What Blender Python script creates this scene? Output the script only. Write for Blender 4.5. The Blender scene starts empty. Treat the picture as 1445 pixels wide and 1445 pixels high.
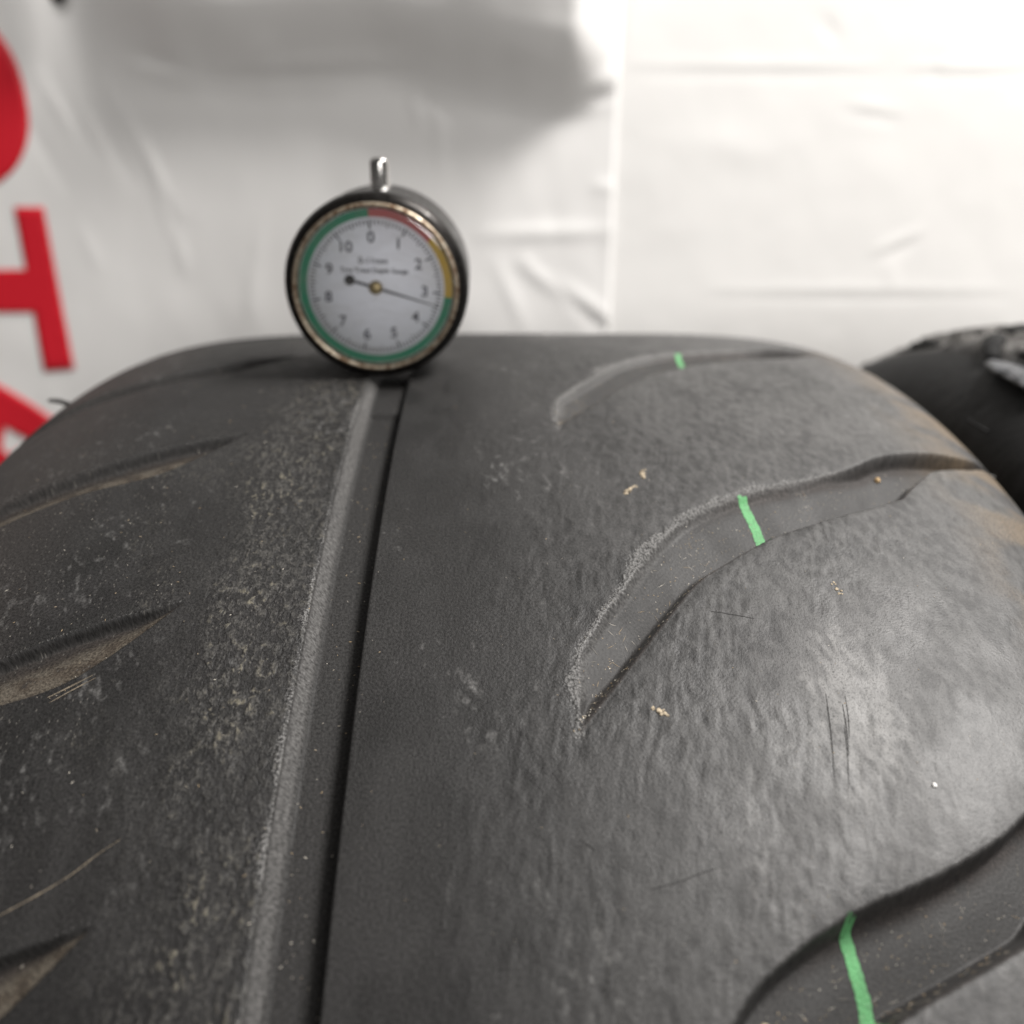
import bpy, bmesh, math, random
import numpy as np
from mathutils import Vector, Matrix

rad = math.radians
random.seed(4)
scn = bpy.context.scene
COL = scn.collection

# ------------------------------------------------------------------ camera, world, lamps, exposure
R, HALF, BDROP, PN, PM = 0.32394, 0.12409, 0.0428, 5.4111, 2.8076      # tyre radius, half width, shoulder shape
CROWN = 2 * R                                                          # the tyre stands on the floor, z = 0
CAM = Vector((0.00397, -0.25649, CROWN + 0.06785))
PITCH, YAW = 0.3998, 0.00459
cd = bpy.data.cameras.new('camera')
cam = bpy.data.objects.new('camera', cd); COL.objects.link(cam)
cam.location = CAM
cam.rotation_euler = (math.pi / 2 - PITCH, 0, -YAW)
cd.sensor_width = 36; cd.lens = 36
cd.clip_start = 0.01; cd.clip_end = 50
cd.dof.use_dof = True
cd.dof.focus_distance = 0.174
cd.dof.aperture_fstop = 11.0
scn.camera = cam

world = bpy.data.worlds.new('World'); scn.world = world
world.use_nodes = True
bg = world.node_tree.nodes['Background']
wn = world.node_tree                                                   # a plain room: pale ceiling, dim walls, dark floor
_tc = wn.nodes.new('ShaderNodeTexCoord'); _sx = wn.nodes.new('ShaderNodeSeparateXYZ'); _cr = wn.nodes.new('ShaderNodeValToRGB')
_mr = wn.nodes.new('ShaderNodeMapRange'); _mr.inputs[1].default_value = -1; _mr.inputs[2].default_value = 1
wn.links.new(_tc.outputs['Generated'], _sx.inputs[0]); wn.links.new(_sx.outputs[2], _mr.inputs[0]); wn.links.new(_mr.outputs[0], _cr.inputs[0])
_cr.color_ramp.elements[0].position = 0.30; _cr.color_ramp.elements[0].color = (.22, .21, .20, 1)
_cr.color_ramp.elements[1].position = 0.95; _cr.color_ramp.elements[1].color = (1.0, .96, .92, 1)
wn.links.new(_cr.outputs[0], bg.inputs[0])
bg.inputs[1].default_value = 0.20

def area_lamp(name, loc, target, sx, sy, power, col):
    l = bpy.data.lights.new(name, 'AREA'); l.shape = 'RECTANGLE'; l.size = sx; l.size_y = sy
    l.energy = power; l.color = col
    o = bpy.data.objects.new(name, l); COL.objects.link(o)
    o.location = loc
    o.rotation_euler = (Vector(target) - Vector(loc)).to_track_quat('-Z', 'Y').to_euler()
    return o
area_lamp('ceiling_lamp', (0.69, 0.02, CROWN + 1.10), (0.1, 0.1, CROWN), 0.44, 0.34, 41.0, (1.0, 0.97, 0.94))
area_lamp('front_fill', (0.55, -2.0, CROWN + 0.50), (0.0, 0.1, CROWN), 0.7, 0.4, 21.5, (1.0, 0.975, 0.95))  # unseen fill lamp added in front to brighten dial and banner

scn.view_settings.view_transform = 'Standard'
scn.view_settings.look = 'None'
scn.view_settings.exposure = 0.0
scn.view_settings.gamma = 1.0
scn.render.engine = 'CYCLES'
scn.cycles.max_bounces = 5; scn.cycles.diffuse_bounces = 3; scn.cycles.glossy_bounces = 3; scn.cycles.transparent_max_bounces = 6

# ------------------------------------------------------------------ helpers
def tag(o, label=None, cat=None, group=None, kind=None):
    if label: o['label'] = label
    if cat: o['category'] = cat
    if group: o['group'] = group
    if kind: o['kind'] = kind
    return o

def empty(name, loc=(0, 0, 0), rot=(0, 0, 0)):
    o = bpy.data.objects.new(name, None); COL.objects.link(o)
    o.empty_display_size = 0.02
    o.location = loc; o.rotation_euler = rot
    return o

def link_mesh(name, me, mat, parent=None, smooth=True):
    o = bpy.data.objects.new(name, me); COL.objects.link(o)
    if mat: me.materials.append(mat)
    if parent: o.parent = parent
    if smooth: me.polygons.foreach_set('use_smooth', [True] * len(me.polygons))
    return o

def np_mesh(name, verts, quads):
    """verts (n,3), quads (m,4)"""
    me = bpy.data.meshes.new(name)
    verts = np.ascontiguousarray(verts, np.float32); quads = np.ascontiguousarray(quads, np.int32)
    k = quads.shape[1]
    me.vertices.add(len(verts)); me.vertices.foreach_set('co', verts.ravel())
    me.loops.add(quads.size); me.loops.foreach_set('vertex_index', quads.ravel())
    me.polygons.add(len(quads))
    me.polygons.foreach_set('loop_start', np.arange(len(quads), dtype=np.int32) * k)
    me.polygons.foreach_set('loop_total', np.full(len(quads), k, np.int32))
    me.update(calc_edges=True)
    return me

def grid_quads(nr, nc, off=0, wrap=False):
    r = np.arange(nr if wrap else nr - 1); c = np.arange(nc - 1)
    A, B = np.meshgrid(r, c, indexing='ij'); A2 = (A + 1) % nr
    return off + np.stack([A * nc + B, A * nc + B + 1, A2 * nc + B + 1, A2 * nc + B], -1).reshape(-1, 4)

def fattr(me, name, data):
    data = np.ascontiguousarray(data, np.float32)
    if data.ndim == 2:
        at = me.attributes.new(name, 'FLOAT_VECTOR', 'POINT'); at.data.foreach_set('vector', data.ravel())
    else:
        at = me.attributes.new(name, 'FLOAT', 'POINT'); at.data.foreach_set('value', data)

def bm_obj(name, bm, mat, parent=None, smooth=False):
    me = bpy.data.meshes.new(name); bm.normal_update(); bm.to_mesh(me); bm.free()
    return link_mesh(name, me, mat, parent, smooth)

def smooth01(x): x = np.clip(x, 0, 1); return x * x * (3 - 2 * x)

def vnoise(x, y, seed=0):
    xi = np.floor(x).astype(np.int64); yi = np.floor(y).astype(np.int64)
    fx = x - xi; fy = y - yi
    fx = fx * fx * (3 - 2 * fx); fy = fy * fy * (3 - 2 * fy)
    def h(a, b):
        n = (a * 374761393 + b * 668265263 + seed * 974711) & 0xffffffff
        n = ((n ^ (n >> 13)) * 1274126177) & 0xffffffff
        n = n ^ (n >> 16)
        return (n & 0xffff) / 65535.0
    return (h(xi, yi) * (1 - fx) + h(xi + 1, yi) * fx) * (1 - fy) + (h(xi, yi + 1) * (1 - fx) + h(xi + 1, yi + 1) * fx) * fy

def fbm(x, y, seed=0, octv=3):
    t = 0; a = 0.5
    for i in range(octv):
        t = t + a * vnoise(x, y, seed + i * 17); x = x * 2.03 + 5.1; y = y * 2.03 + 1.7; a *= 0.5
    return t / (1 - 0.5 ** octv)

# ---- node helpers
class NT:
    def __init__(s, name):
        s.m = bpy.data.materials.new(name); s.m.use_nodes = True
        s.t = s.m.node_tree; s.p = s.t.nodes['Principled BSDF']; s.out = s.t.nodes['Material Output']
    def n(s, typ, **kw):
        nd = s.t.nodes.new(typ)
        for k, v in kw.items(): setattr(nd, k, v)
        return nd
    def put(s, sock, v):
        if isinstance(v, bpy.types.NodeSocket): s.t.links.new(v, sock)
        elif v is not None:
            if hasattr(sock.default_value, '__len__') and not hasattr(v, '__len__'): v = [v] * len(sock.default_value)
            if hasattr(sock.default_value, '__len__') and len(sock.default_value) == 4 and len(v) == 3: v = (*v, 1)
            sock.default_value = v
    def attr(s, name, out='Fac'):
        nd = s.n('ShaderNodeAttribute', attribute_name=name); return nd.outputs[out]
    def math(s, op, a, b=0.0, c=None, clamp=False):
        nd = s.n('ShaderNodeMath', operation=op, use_clamp=clamp)
        s.put(nd.inputs[0], a); s.put(nd.inputs[1], b)
        if c is not None: s.put(nd.inputs[2], c)
        return nd.outputs[0]
    def vmul(s, v, k):
        nd = s.n('ShaderNodeVectorMath', operation='MULTIPLY'); s.put(nd.inputs[0], v); s.put(nd.inputs[1], k); return nd.outputs[0]
    def noise(s, vec, scale=1.0, detail=2.0, rough=0.5, dist=0.0, col=False):
        nd = s.n('ShaderNodeTexNoise'); s.put(nd.inputs['Vector'], vec)
        nd.inputs['Scale'].default_value = scale; nd.inputs['Detail'].default_value = detail
        nd.inputs['Roughness'].default_value = rough; nd.inputs['Distortion'].default_value = dist
        return nd.outputs['Color' if col else 'Fac']
    def voro(s, vec, scale=1.0, rnd=1.0):
        nd = s.n('ShaderNodeTexVoronoi'); s.put(nd.inputs['Vector'], vec)
        nd.inputs['Scale'].default_value = scale; nd.inputs['Randomness'].default_value = rnd
        return nd.outputs['Distance'], nd.outputs['Color']
    def ramp(s, v, lo, hi, a=0.0, b=1.0, interp='SMOOTHSTEP'):
        nd = s.n('ShaderNodeMapRange', interpolation_type=interp, clamp=True) if interp == 'LINEAR' else s.n('ShaderNodeMapRange', interpolation_type=interp)
        s.put(nd.inputs[0], v)
        for i, q in enumerate((lo, hi, a, b)): s.put(nd.inputs[i + 1], q)
        return nd.outputs[0]
    def mix(s, f, a, b, blend='MIX'):
        nd = s.n('ShaderNodeMix', data_type='RGBA', blend_type=blend)
        s.put(nd.inputs['Factor'], f); s.put(nd.inputs[6], a); s.put(nd.inputs[7], b)
        return nd.outputs[2]
    def sepx(s, v):
        nd = s.n('ShaderNodeSeparateXYZ'); s.put(nd.inputs[0], v); return nd.outputs
    def bump(s, h, strength=1.0, dist=0.001, normal=None):
        nd = s.n('ShaderNodeBump'); s.put(nd.inputs['Height'], h)
        nd.inputs['Strength'].default_value = strength; nd.inputs['Distance'].default_value = dist
        if normal is not None: s.put(nd.inputs['Normal'], normal)
        return nd.outputs[0]
    def set(s, **kw):
        for k, v in kw.items(): s.put(s.p.inputs[k.replace('_', ' ')], v)
        return s.m

def plain(name, col, rough=0.5, metal=0.0, spec=0.5, vary=0.0, scale=300.0):
    t = NT(name)
    c = col
    if vary:
        g = t.n('ShaderNodeTexCoord').outputs['Object']
        f = t.noise(g, scale, 3)
        c = t.mix(t.ramp(f, 0.35, 0.65), tuple(x * (1 - vary) for x in col), tuple(min(1, x * (1 + vary)) for x in col))
    return t.set(Base_Color=c, Roughness=rough, Metallic=metal, Specular_IOR_Level=spec)

# ------------------------------------------------------------------ setting: floor
tf = NT('concrete')
g = tf.n('ShaderNodeTexCoord').outputs['Object']
tf.set(Base_Color=tf.mix(tf.noise(g, 6, 6, 0.6), (0.16, 0.155, 0.15), (0.27, 0.26, 0.25)), Roughness=0.8,
       Normal=tf.bump(tf.noise(g, 60, 4), 0.3, 0.002))
bm = bmesh.new()
bmesh.ops.create_grid(bm, x_segments=8, y_segments=8, size=2.0)
fl = bm_obj('floor', bm, tf.m); tag(fl, kind='structure')

# ------------------------------------------------------------------ banner and white sheet behind the tyres
YB = 0.36
def on_banner(px, py, Y=YB):
    """photograph pixel -> (X, Z) on the vertical plane at Y"""
    cx = (px - 722.5) / 1445; cy = (722.5 - py) / 1445
    dy = math.cos(PITCH) + cy * math.sin(PITCH); dz = -math.sin(PITCH) + cy * math.cos(PITCH); dx = cx
    c, s = math.cos(YAW), math.sin(YAW)
    wx, wy = c * dx + s * dy, -s * dx + c * dy
    t = (Y - CAM.y) / wy
    return CAM.x + wx * t, CAM.z + dz * t
PXM = 0.6165 / 1445          # metres per photograph pixel on the banner, roughly

def ridge(X, Z, a, b, wpx, amp):
    """soft fold running from pixel a to pixel b"""
    ax, az = on_banner(*a); bx, bz = on_banner(*b)
    dx, dz = bx - ax, bz - az; L2 = dx * dx + dz * dz
    t = ((X - ax) * dx + (Z - az) * dz) / L2
    tc = np.clip(t, 0, 1)
    d = np.hypot(X - ax - tc * dx, Z - az - tc * dz)
    taper = 0.35 + 0.65 * np.sin(np.pi * np.clip(tc, 0, 1))
    return amp * taper * np.exp(-(d / (wpx * PXM)) ** 2)

xl, zb = on_banner(235, 128); xr, _ = on_banner(842, 128)
SEAM = on_banner(868, 250)[0]
left_folds = [((150, 120), (255, 300), 9, .0016), ((130, 150), (190, 260), 8, -.0012), ((205, 190), (240, 330), 7, .0010),
              ((60, 110), (110, 190), 10, .0016), ((75, 120), (135, 220), 9, -.0014), ((40, 170), (90, 260), 10, -.0010),
              ((115, 320), (140, 380), 9, .0008), ((250, 330), (262, 385), 8, .0012), ((370, 300), (355, 440), 8, .0008),
              ((580, 130), (592, 180), 6, .0016), ((600, 135), (640, 170), 6, -.0012), ((615, 130), (625, 250), 7, .0010),
              ((345, 85), (400, 55), 10, .0014), ((190, 75), (270, 95), 9, -.0022), ((190, 95), (260, 110), 9, .0016),
              ((330, 95), (560, 82), 9, .0018), ((300, 108), (600, 104), 10, -.0016),
              ((740, 370), (860, 455), 11, .0034), ((757, 375), (862, 470), 9, -.0030), ((700, 370), (740, 460), 9, .0010),
              ((700, 60), (800, 88), 11, .0016), ((680, 330), (868, 325), 11, .0014), ((830, 125), (868, 100), 10, .0020),
              ((835, 142), (868, 132), 8, -.0016), ((840, 262), (868, 266), 8, .0010), ((500, 200), (520, 330), 25, .0010)]
right_folds = [((900, 92), (1240, 94), 5, .0014), ((900, 99), (1240, 101), 6, -.0010), ((1280, 94), (1445, 99), 5, .0013), ((1280, 101), (1500, 106), 6, -.0010),
               ((1195, 155), (1270, 170), 6, -.0010), ((1200, 147), (1270, 160), 6, .0010), ((1235, 357), (1300, 326), 6, .0012), ((1240, 366), (1300, 338), 7, -.0010),
               ((1010, 411), (1420, 411), 6, .0011), ((1010, 418), (1420, 418), 6, -.0010), ((1160, 25), (1185, 60), 8, -.0011), ((1255, 375), (1265, 405), 7, .0008),
               ((1318, 98), (1325, 108), 5, -.0012), ((950, 200), (1100, 215), 25, .0008)]

def fold_sum(X, Z, folds):
    h = np.zeros_like(X)
    for f in folds: h += ridge(X, Z, *f)
    return h

def banner_height(X, Z):
    """how far the left banner stands out towards the tyre (metres)"""
    wob = 0.012 * np.sin(X * 14 + 0.6) + .05 * (fbm(X * 16, Z * 3, 44, 3) - .5)
    fx = smooth01((X - (xl - .034 + .02 * np.sin(Z * 23))) / 0.085) * smooth01(((SEAM + .006) - X) / 0.036)
    up = Z - zb
    fz = smooth01((up + 0.010 + wob * .35) / 0.052) * (0.62 + 0.38 * smooth01(up / 0.10)) * smooth01((0.34 - up) / 0.2)
    h = 0.044 * fx * fz * (1 + .35 * (fbm(X * 11 + 3, Z * 15, 41, 3) - .5))
    h = h + 0.0022 * (fbm(X * 14, Z * 9, 3) - .5) + 0.0007 * (fbm(X * 60, Z * 28, 9, 2) - .5)
    h = h + .65 * fold_sum(X, Z, left_folds)
    return h

def sheet_height(X, Z):
    return -.0008 + 0.0010 * (fbm(X * 9, Z * 7, 21) - .5) + 0.0003 * (fbm(X * 70, Z * 60, 5, 2) - .5) + .5 * fold_sum(X, Z, right_folds)

def cloth(name, x0, x1, z0, z1, hf, Y, mat, step=0.0025):
    nx = int((x1 - x0) / step); nz = int((z1 - z0) / step)
    xs = np.linspace(x0, x1, nx); zs = np.linspace(z0, z1, nz)
    Z, X = np.meshgrid(zs, xs, indexing='ij')
    H = hf(X, Z)
    front = np.stack([X, Y - H, Z], -1).reshape(-1, 3)
    me = np_mesh(name, front, grid_quads(nz, nx))
    return link_mesh(name, me, mat)

def vinyl(name, col, rough=0.42):
    t = NT(name)
    g = t.n('ShaderNodeTexCoord').outputs['Object']
    f = t.noise(g, 9, 4)
    c = t.mix(t.ramp(f, .3, .7), tuple(x * .965 for x in col), col)
    h = t.noise(g, 900, 2)
    return t.set(Base_Color=c, Roughness=rough, Specular_IOR_Level=0.35, Normal=t.bump(h, 0.12, 0.0004))

m_banner = vinyl('white_vinyl', (0.80, 0.79, 0.775), 0.45)
m_sheet = vinyl('white_sheet', (0.83, 0.82, 0.80), 0.5)
m_red = vinyl('red_print', (0.62, 0.012, 0.026), 0.45)

ban = empty('banner', (on_banner(300, 300)[0], YB, 0.2))
tag(ban, 'white vinyl banner with red letters and a bulging shadowed fold, hung behind the tyre', 'banner')
sheet_part = cloth('banner_sheet', -0.62, SEAM, 0.20, 1.15, banner_height, YB, m_banner, 0.0026)
def keep_world(o, parent):
    o.parent = parent; o.matrix_parent_inverse = Matrix.Translation(-Vector(parent.location))
keep_world(sheet_part, ban)
so = sheet_part.modifiers.new('thick', 'SOLIDIFY'); so.thickness = 0.0006; so.offset = 1
wsheet = cloth('white_backdrop', SEAM - 0.06, 0.95, 0.20, 1.15, sheet_height, YB + 0.0016, m_sheet, 0.003)
so = wsheet.modifiers.new('thick', 'SOLIDIFY'); so.thickness = 0.0006; so.offset = 1
tag(wsheet, 'plain white creased sheet hung to the right, tucked behind the banner edge', 'sheet')

# ---- red letters printed on the banner: outlines in photograph pixels, laid on the banner's own surface
def inside(px, pz, poly):
    r = np.zeros(px.shape, bool); j = len(poly) - 1
    for i in range(len(poly)):
        xi, zi = poly[i]; xj, zj = poly[j]
        c = ((zi > pz) != (zj > pz))
        with np.errstate(divide='ignore', invalid='ignore'):
            r ^= c & (px < (xj - xi) * (pz - zi) / (zj - zi) + xi)
        j = i
    return r

def letter(outer, holes=()):
    """triangulate an outline with holes and subdivide so that it follows the banner"""
    cu = bpy.data.curves.new('tmp', 'CURVE'); cu.dimensions = '2D'; cu.fill_mode = 'BOTH'
    for poly in (outer, *holes):
        sp = cu.splines.new('POLY'); sp.points.add(len(poly) - 1); sp.use_cyclic_u = True
        for p, (x, z) in zip(sp.points, poly): p.co = (x, z, 0, 1)
    to = bpy.data.objects.new('tmp', cu); COL.objects.link(to)
    dg = bpy.context.evaluated_depsgraph_get(); dg.update()
    me = bpy.data.meshes.new_from_object(to.evaluated_get(dg))
    bpy.data.objects.remove(to); bpy.data.curves.remove(cu)
    bm = bmesh.new(); bm.from_mesh(me); bpy.data.meshes.remove(me)
    bmesh.ops.remove_doubles(bm, verts=bm.verts, dist=1e-6)
    for _ in range(7):
        es = [e for e in bm.edges if e.calc_length() > 0.006]
        if not es: break
        bmesh.ops.subdivide_edges(bm, edges=es, cuts=1, use_grid_fill=False)
        bmesh.ops.triangulate(bm, faces=bm.faces[:])
    X = np.array([v.co.x for v in bm.verts]); Z = np.array([v.co.y for v in bm.verts])
    H = banner_height(X, Z)
    for v, x, z, h in zip(bm.verts, X, Z, H): v.co = (x, YB - h - 0.0012, z)
    bmesh.ops.recalc_face_normals(bm, faces=bm.faces[:])
    o = bm_obj('letter', bm, m_red, None, True)
    so = o.modifiers.new('thick', 'SOLIDIFY'); so.thickness = 0.0002; so.offset = 0
    keep_world(o, ban)
    return o
def px_poly(pts): return [on_banner(*p) for p in pts]
def ellipse(cx, cz, rx, rz, n=64, e=2.0):
    out = []
    for i in range(n):
        a = 2 * math.pi * i / n; c, s = math.cos(a), math.sin(a)
        out.append((cx + rx * math.copysign(abs(c) ** (2 / e), c), cz + rz * math.copysign(abs(s) ** (2 / e), s)))
    return out
ox, oz = on_banner(-82, 138); 
e1 = on_banner(38, 138)[0] - ox; e2 = on_banner(-82, -3)[1] - oz
letter(ellipse(ox, oz, e1, e2, 72, 2.25), [ellipse(ox, oz, e1 * .47, e2 * .50, 48, 2.25)])
letter(px_poly([(20, 292), (62, 292), (106, 521), (63, 524), (48, 441), (-150, 441), (-140, 524), (-185, 524), (-215, 292), (-172, 292), (-160, 380), (37, 380)]))
letter(px_poly([(-120, 508), (-60, 519), (-20, 533), (12, 549), (42, 567), (72, 588), (110, 620), (150, 660), (190, 735), (130, 740), (60, 690), (-60, 700), (-160, 760), (-200, 700)]),
       [px_poly([(8, 602), (44, 622), (14, 641), (4, 632)])])

# small black hook end that dips into view at the top left corner
m_blackmetal = plain('black_metal', (0.012, 0.011, 0.011), 0.45, 0.2, 0.5, 0.3)
hx, hz = on_banner(82, 9, YB - 0.02)
bm = bmesh.new()
prof = [(0.0, 0.0), (0.0020, 0.0008), (0.0036, 0.0030), (0.0050, 0.0068), (0.0060, 0.012), (0.0060, 0.09), (0.0, 0.09)]
rings = []
for r_, z_ in prof:
    rings.append([bm.verts.new((hx + r_ * math.cos(2 * math.pi * k / 20) + (0.002 * z_ / .012 if z_ < .02 else .003), YB - 0.02 + .8 * r_ * math.sin(2 * math.pi * k / 20), hz + z_)) for k in range(20)])
for a, b in zip(rings, rings[1:]):
    for k in range(20): bm.faces.new((a[k], a[(k + 1) % 20], b[(k + 1) % 20], b[k]))
bmesh.ops.remove_doubles(bm, verts=bm.verts, dist=1e-5)
bm.normal_update()
hk = bm_obj('hanging_hook', bm, m_blackmetal, None, True)
tag(hk, 'dark hook tip hanging in front of the banner at the top left corner', 'hook')

# ------------------------------------------------------------------ tyre: tread surface in (s, u), millimetres
def drop(u):
    t = np.clip(np.abs(u / HALF), 0, 1)
    return BDROP * (1 - np.maximum(1 - t ** PN, 0) ** (1 / PM))

def profile_samples(step):
    t = np.sin(np.linspace(-np.pi / 2, np.pi / 2, 20001)) * 0.99995
    u = t * HALF; d = drop(u)
    L = np.concatenate([[0], np.cumsum(np.hypot(np.diff(u), np.diff(d)))])
    n = int(L[-1] / step) + 1
    Ls = np.linspace(0, L[-1], n)
    U = np.interp(Ls, L, u); Dr = np.interp(Ls, L, d)
    tu = np.gradient(U); td = np.gradient(Dr); q = np.hypot(tu, td)
    return U, Dr, td / q, tu / q          # outward normal = (nx, nr)

PITCH_R, PITCH_L = 86.2, 56.3
# right-hand lateral groove (tip near the centre line, sweeping out to the shoulder), s relative to its tip
GU = np.array([(0, 15.2), (6, 14.6), (16, 15.4), (25, 20.2), (31.6, 24.4), (38.6, 28.3), (46.5, 33.8), (52.4, 39.9), (59, 50.8), (63.9, 63.2), (69.8, 75), (75.2, 81.9), (78.6, 88.4), (82, 97), (85.5, 106), (92, 115), (95, 119)], float)
GL = np.array([(0, 15.2), (5.4, 18.8), (12.4, 23.9), (22.3, 30.8), (31.6, 37.6), (36.2, 42.7), (43.9, 52.6), (47.6, 59.4), (52.7, 70.2), (58.8, 82.7), (72.5, 93.5), (79.5, 105), (89, 114.5), (94, 119)], float)
LU = np.array([(0, -52.6), (-3.4, -62.3), (-7.7, -72), (-12.3, -81), (-17, -89.5), (-21, -97), (-27, -107), (-34, -118)], float)
LL = np.array([(-.4, -52.4), (-7.6, -57.9), (-13.4, -63), (-17.0, -67), (-19.6, -72), (-22.2, -79.5), (-26.2, -87), (-31, -95), (-38, -106), (-42, -118)], float)

def curve(P, n=5):
    Q = np.vstack([2 * P[0] - P[1], P, 2 * P[-1] - P[-2]]); out = []
    for i in range(1, len(Q) - 2):
        for t in np.arange(n) / n:
            a, b, c, d = Q[i - 1], Q[i], Q[i + 1], Q[i + 2]
            out.append(.5 * (2 * b + (c - a) * t + (2 * a - 5 * b + 4 * c - d) * t * t + (3 * b - a - 3 * c + d) * t ** 3))
    out.append(P[-1]); return np.array(out)
GUc, GLc, LUc, LLc = np.vstack([GU[:3], curve(GU[3:], 3)]), GL, curve(LU, 3), curve(LL, 3)
GLc = np.vstack([curve(GL[:10], 3), GL[10:]])

def dist_line(s, u, P):
    best = np.full(s.shape, 1e9)
    for (a, b), (c, d) in zip(P[:-1], P[1:]):
        dx, dy = c - a, d - b
        t = np.clip(((s - a) * dx + (u - b) * dy) / (dx * dx + dy * dy), 0, 1)
        best = np.minimum(best, (s - a - t * dx) ** 2 + (u - b - t * dy) ** 2)
    return np.sqrt(best)

GX0, GX1 = -25.87 - 5.77 + 1.5, -25.87 + 5.77          # edges of the circumferential groove

def tread_field(s, u):
    """depth below the tread surface (mm) and masks, on arrays of s and u in mm"""
    dep = np.zeros_like(s); crumb = np.zeros_like(s); dirt_shade = np.zeros_like(s); fl = np.zeros_like(s); wall = np.zeros_like(s)
    wob = (fbm(s * .35, u * .35, 31, 3) - .5)
    # circumferential groove
    near = (u > GX0 - 6) & (u < GX1 + 3)
    S, U = s[near], u[near]
    e = .35 * (fbm(S * .5, U * .5, 77, 3) - .5)
    a = np.clip((U - GX0 + .3 + e * .5) / 2.7, 0, 1); a = a * .6 + .4 * smooth01(a); b = smooth01((GX1 - U) / 0.6)
    D = 4.0 - 1.5 * smooth01((S + 29.5) / 1.4) * smooth01((-2 - S) / 1.4)
    f = np.minimum(a, b)
    dep[near] = D * f + .25 * np.exp(-((U - GX0 - 2.6) / 1.4) ** 2) * 0
    fl[near] = smooth01(f * 5)
    wall[near] = smooth01(a * 4) * smooth01((1 - a) * 3.2) * (.85 + .5 * (fbm(S * .06, U * .3, 407, 3) - .3))
    lv = fbm(S * .09, U * .2, 405, 3)
    crumb[near] = .75 * (.55 + .45 * smooth01((lv - .32) / .34)) * np.exp(-np.clip(GX0 - U, 0, 9) / (.7 + 2.4 * np.clip(lv - .25, 0, 1))) * smooth01((GX0 + .3 - U) / .5)
    dep[near] += .22 * np.exp(-np.clip(GX0 - U, 0, 9) / 1.2) * (U < GX0)
    # right lateral grooves
    k0, k1 = math.floor(s.min() / PITCH_R) - 2, math.ceil(s.max() / PITCH_R) + 2
    for k in range(k0, k1):
        s0 = -128.1 + PITCH_R * k
        near = (s > s0 - 6) & (s < s0 + 100) & (u > 9) & (u < 121)
        if not near.any(): continue
        S, U = s[near] - s0, u[near]; W = wob[near]
        du = dist_line(S, U, GUc); dl = dist_line(S, U, GLc)
        ins = inside(S, U, np.vstack([GUc, GLc[::-1]]))
        rough = 1.3 * (fbm(S * .7, U * .7, 5, 3) - .5) * smooth01((80 - U) / 10)
        deep = 1.0 if k == -1 else 0.0
        wu = 1.9 - 1.0 * smooth01((U - 60) / 16) - (.6 * deep) * smooth01((70 - U) / 10)
        wl = 0.7 + 1.3 * deep + (1.9 - 1.3 * deep) * smooth01((58 - U) / 22) + 2.1 * smooth01((U - 76) / 6) * smooth01((95 - U) / 6)
        qu = np.clip((du + rough * .15) / wu, 0, 1); f = np.minimum(.6 * qu + .4 * smooth01(qu), smooth01(dl / wl)) * ins
        D = (1.45 + 2.3 * du / (du + dl + 1e-6) + 4.6 * deep + (2.0 - 1.4 * deep) * smooth01((U - 66) / 14)) * (1 - .8 * smooth01((U - 98) / 20)) * (.5 + .5 * smooth01((U - 15) / 8))
        dep[near] = np.maximum(dep[near], D * f)
        fl[near] = np.maximum(fl[near], np.where(du < wu, smooth01(f * 1.6 - .55 * (1 - deep)), smooth01(f * 4)) * ins)
        lv = fbm(S * .10, U * .10, 401, 3)
        c = (.62 + .5 * smooth01((lv - .32) / .34)) * np.exp(-du / np.where(ins, .8, np.maximum(.7, 2.6 * (lv - .1) + 1.6 * W))) * smooth01((80 - U) / 14) * (du < dl + .8)
        crumb[near] = np.maximum(crumb[near], np.clip(c * (1.05 + .9 * W), 0, 1) * (1 - .85 * deep))
        dep[near] += (.26 * np.exp(-du / 1.2)) * (~ins) * smooth01((82 - U) / 14) * (du < dl + .5)
        dep[near] += .18 * np.exp(-dl / .6) * (~ins)
        wall[near] = np.maximum(wall[near], .55 * ins * smooth01(du / .4) * smooth01((wu + .5 - du) / .9) * smooth01((82 - U) / 14) * (1 - deep) * smooth01((dl - wl) / 1.0))
        dirt_shade[near] = np.maximum(dirt_shade[near], ins * np.exp(-((du - 1.7) / 1.3) ** 2) * .55 * smooth01((U - 34) / 20))
        dirt_shade[near] = np.maximum(dirt_shade[near], ins * np.exp(-dl / 1.0) * .6)
    k0, k1 = math.floor(s.min() / PITCH_L) - 2, math.ceil(s.max() / PITCH_L) + 2
    for k in range(k0, k1):
        s0 = -100.5 + PITCH_L * k
        near = (s > s0 - 48) & (s < s0 + 5) & (u < -48)
        if not near.any(): continue
        S, U = s[near] - s0, u[near]
        du = dist_line(S, U, LUc); dl = dist_line(S, U, LLc)
        ins = inside(S, U, np.vstack([LUc, LLc[::-1]]))
        rough = .8 * (fbm(S * .7, U * .7, 15, 3) - .5)
        tt = du / (du + dl + 1e-6)                       # 0 at the far wall, 1 at the near rim
        D = 2.6 * (.45 + .55 * smooth01((-53 - U) / 8)) * (1 - .6 * smooth01((-92 - U) / 20))
        f = smooth01(du / .8) * (1 - .62 * smooth01((tt - .15) / .7)) * smooth01(dl / .35) * ins
        dep[near] = np.maximum(dep[near], D * f)
        fl[near] = np.maximum(fl[near], ins * smooth01(du / .5))
        crumb[near] = np.maximum(crumb[near], .30 * np.exp(-du / 1.0) * (~ins) * (du < dl))
        dirt_shade[near] = np.maximum(dirt_shade[near], ins * smooth01((du - .4) / .7) * (.35 + .65 * smooth01((tt - .10) / .50)))
    # uneven worn surface: ripples on the right, coarse pebbling beside the groove
    top = 1 - fl
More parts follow.
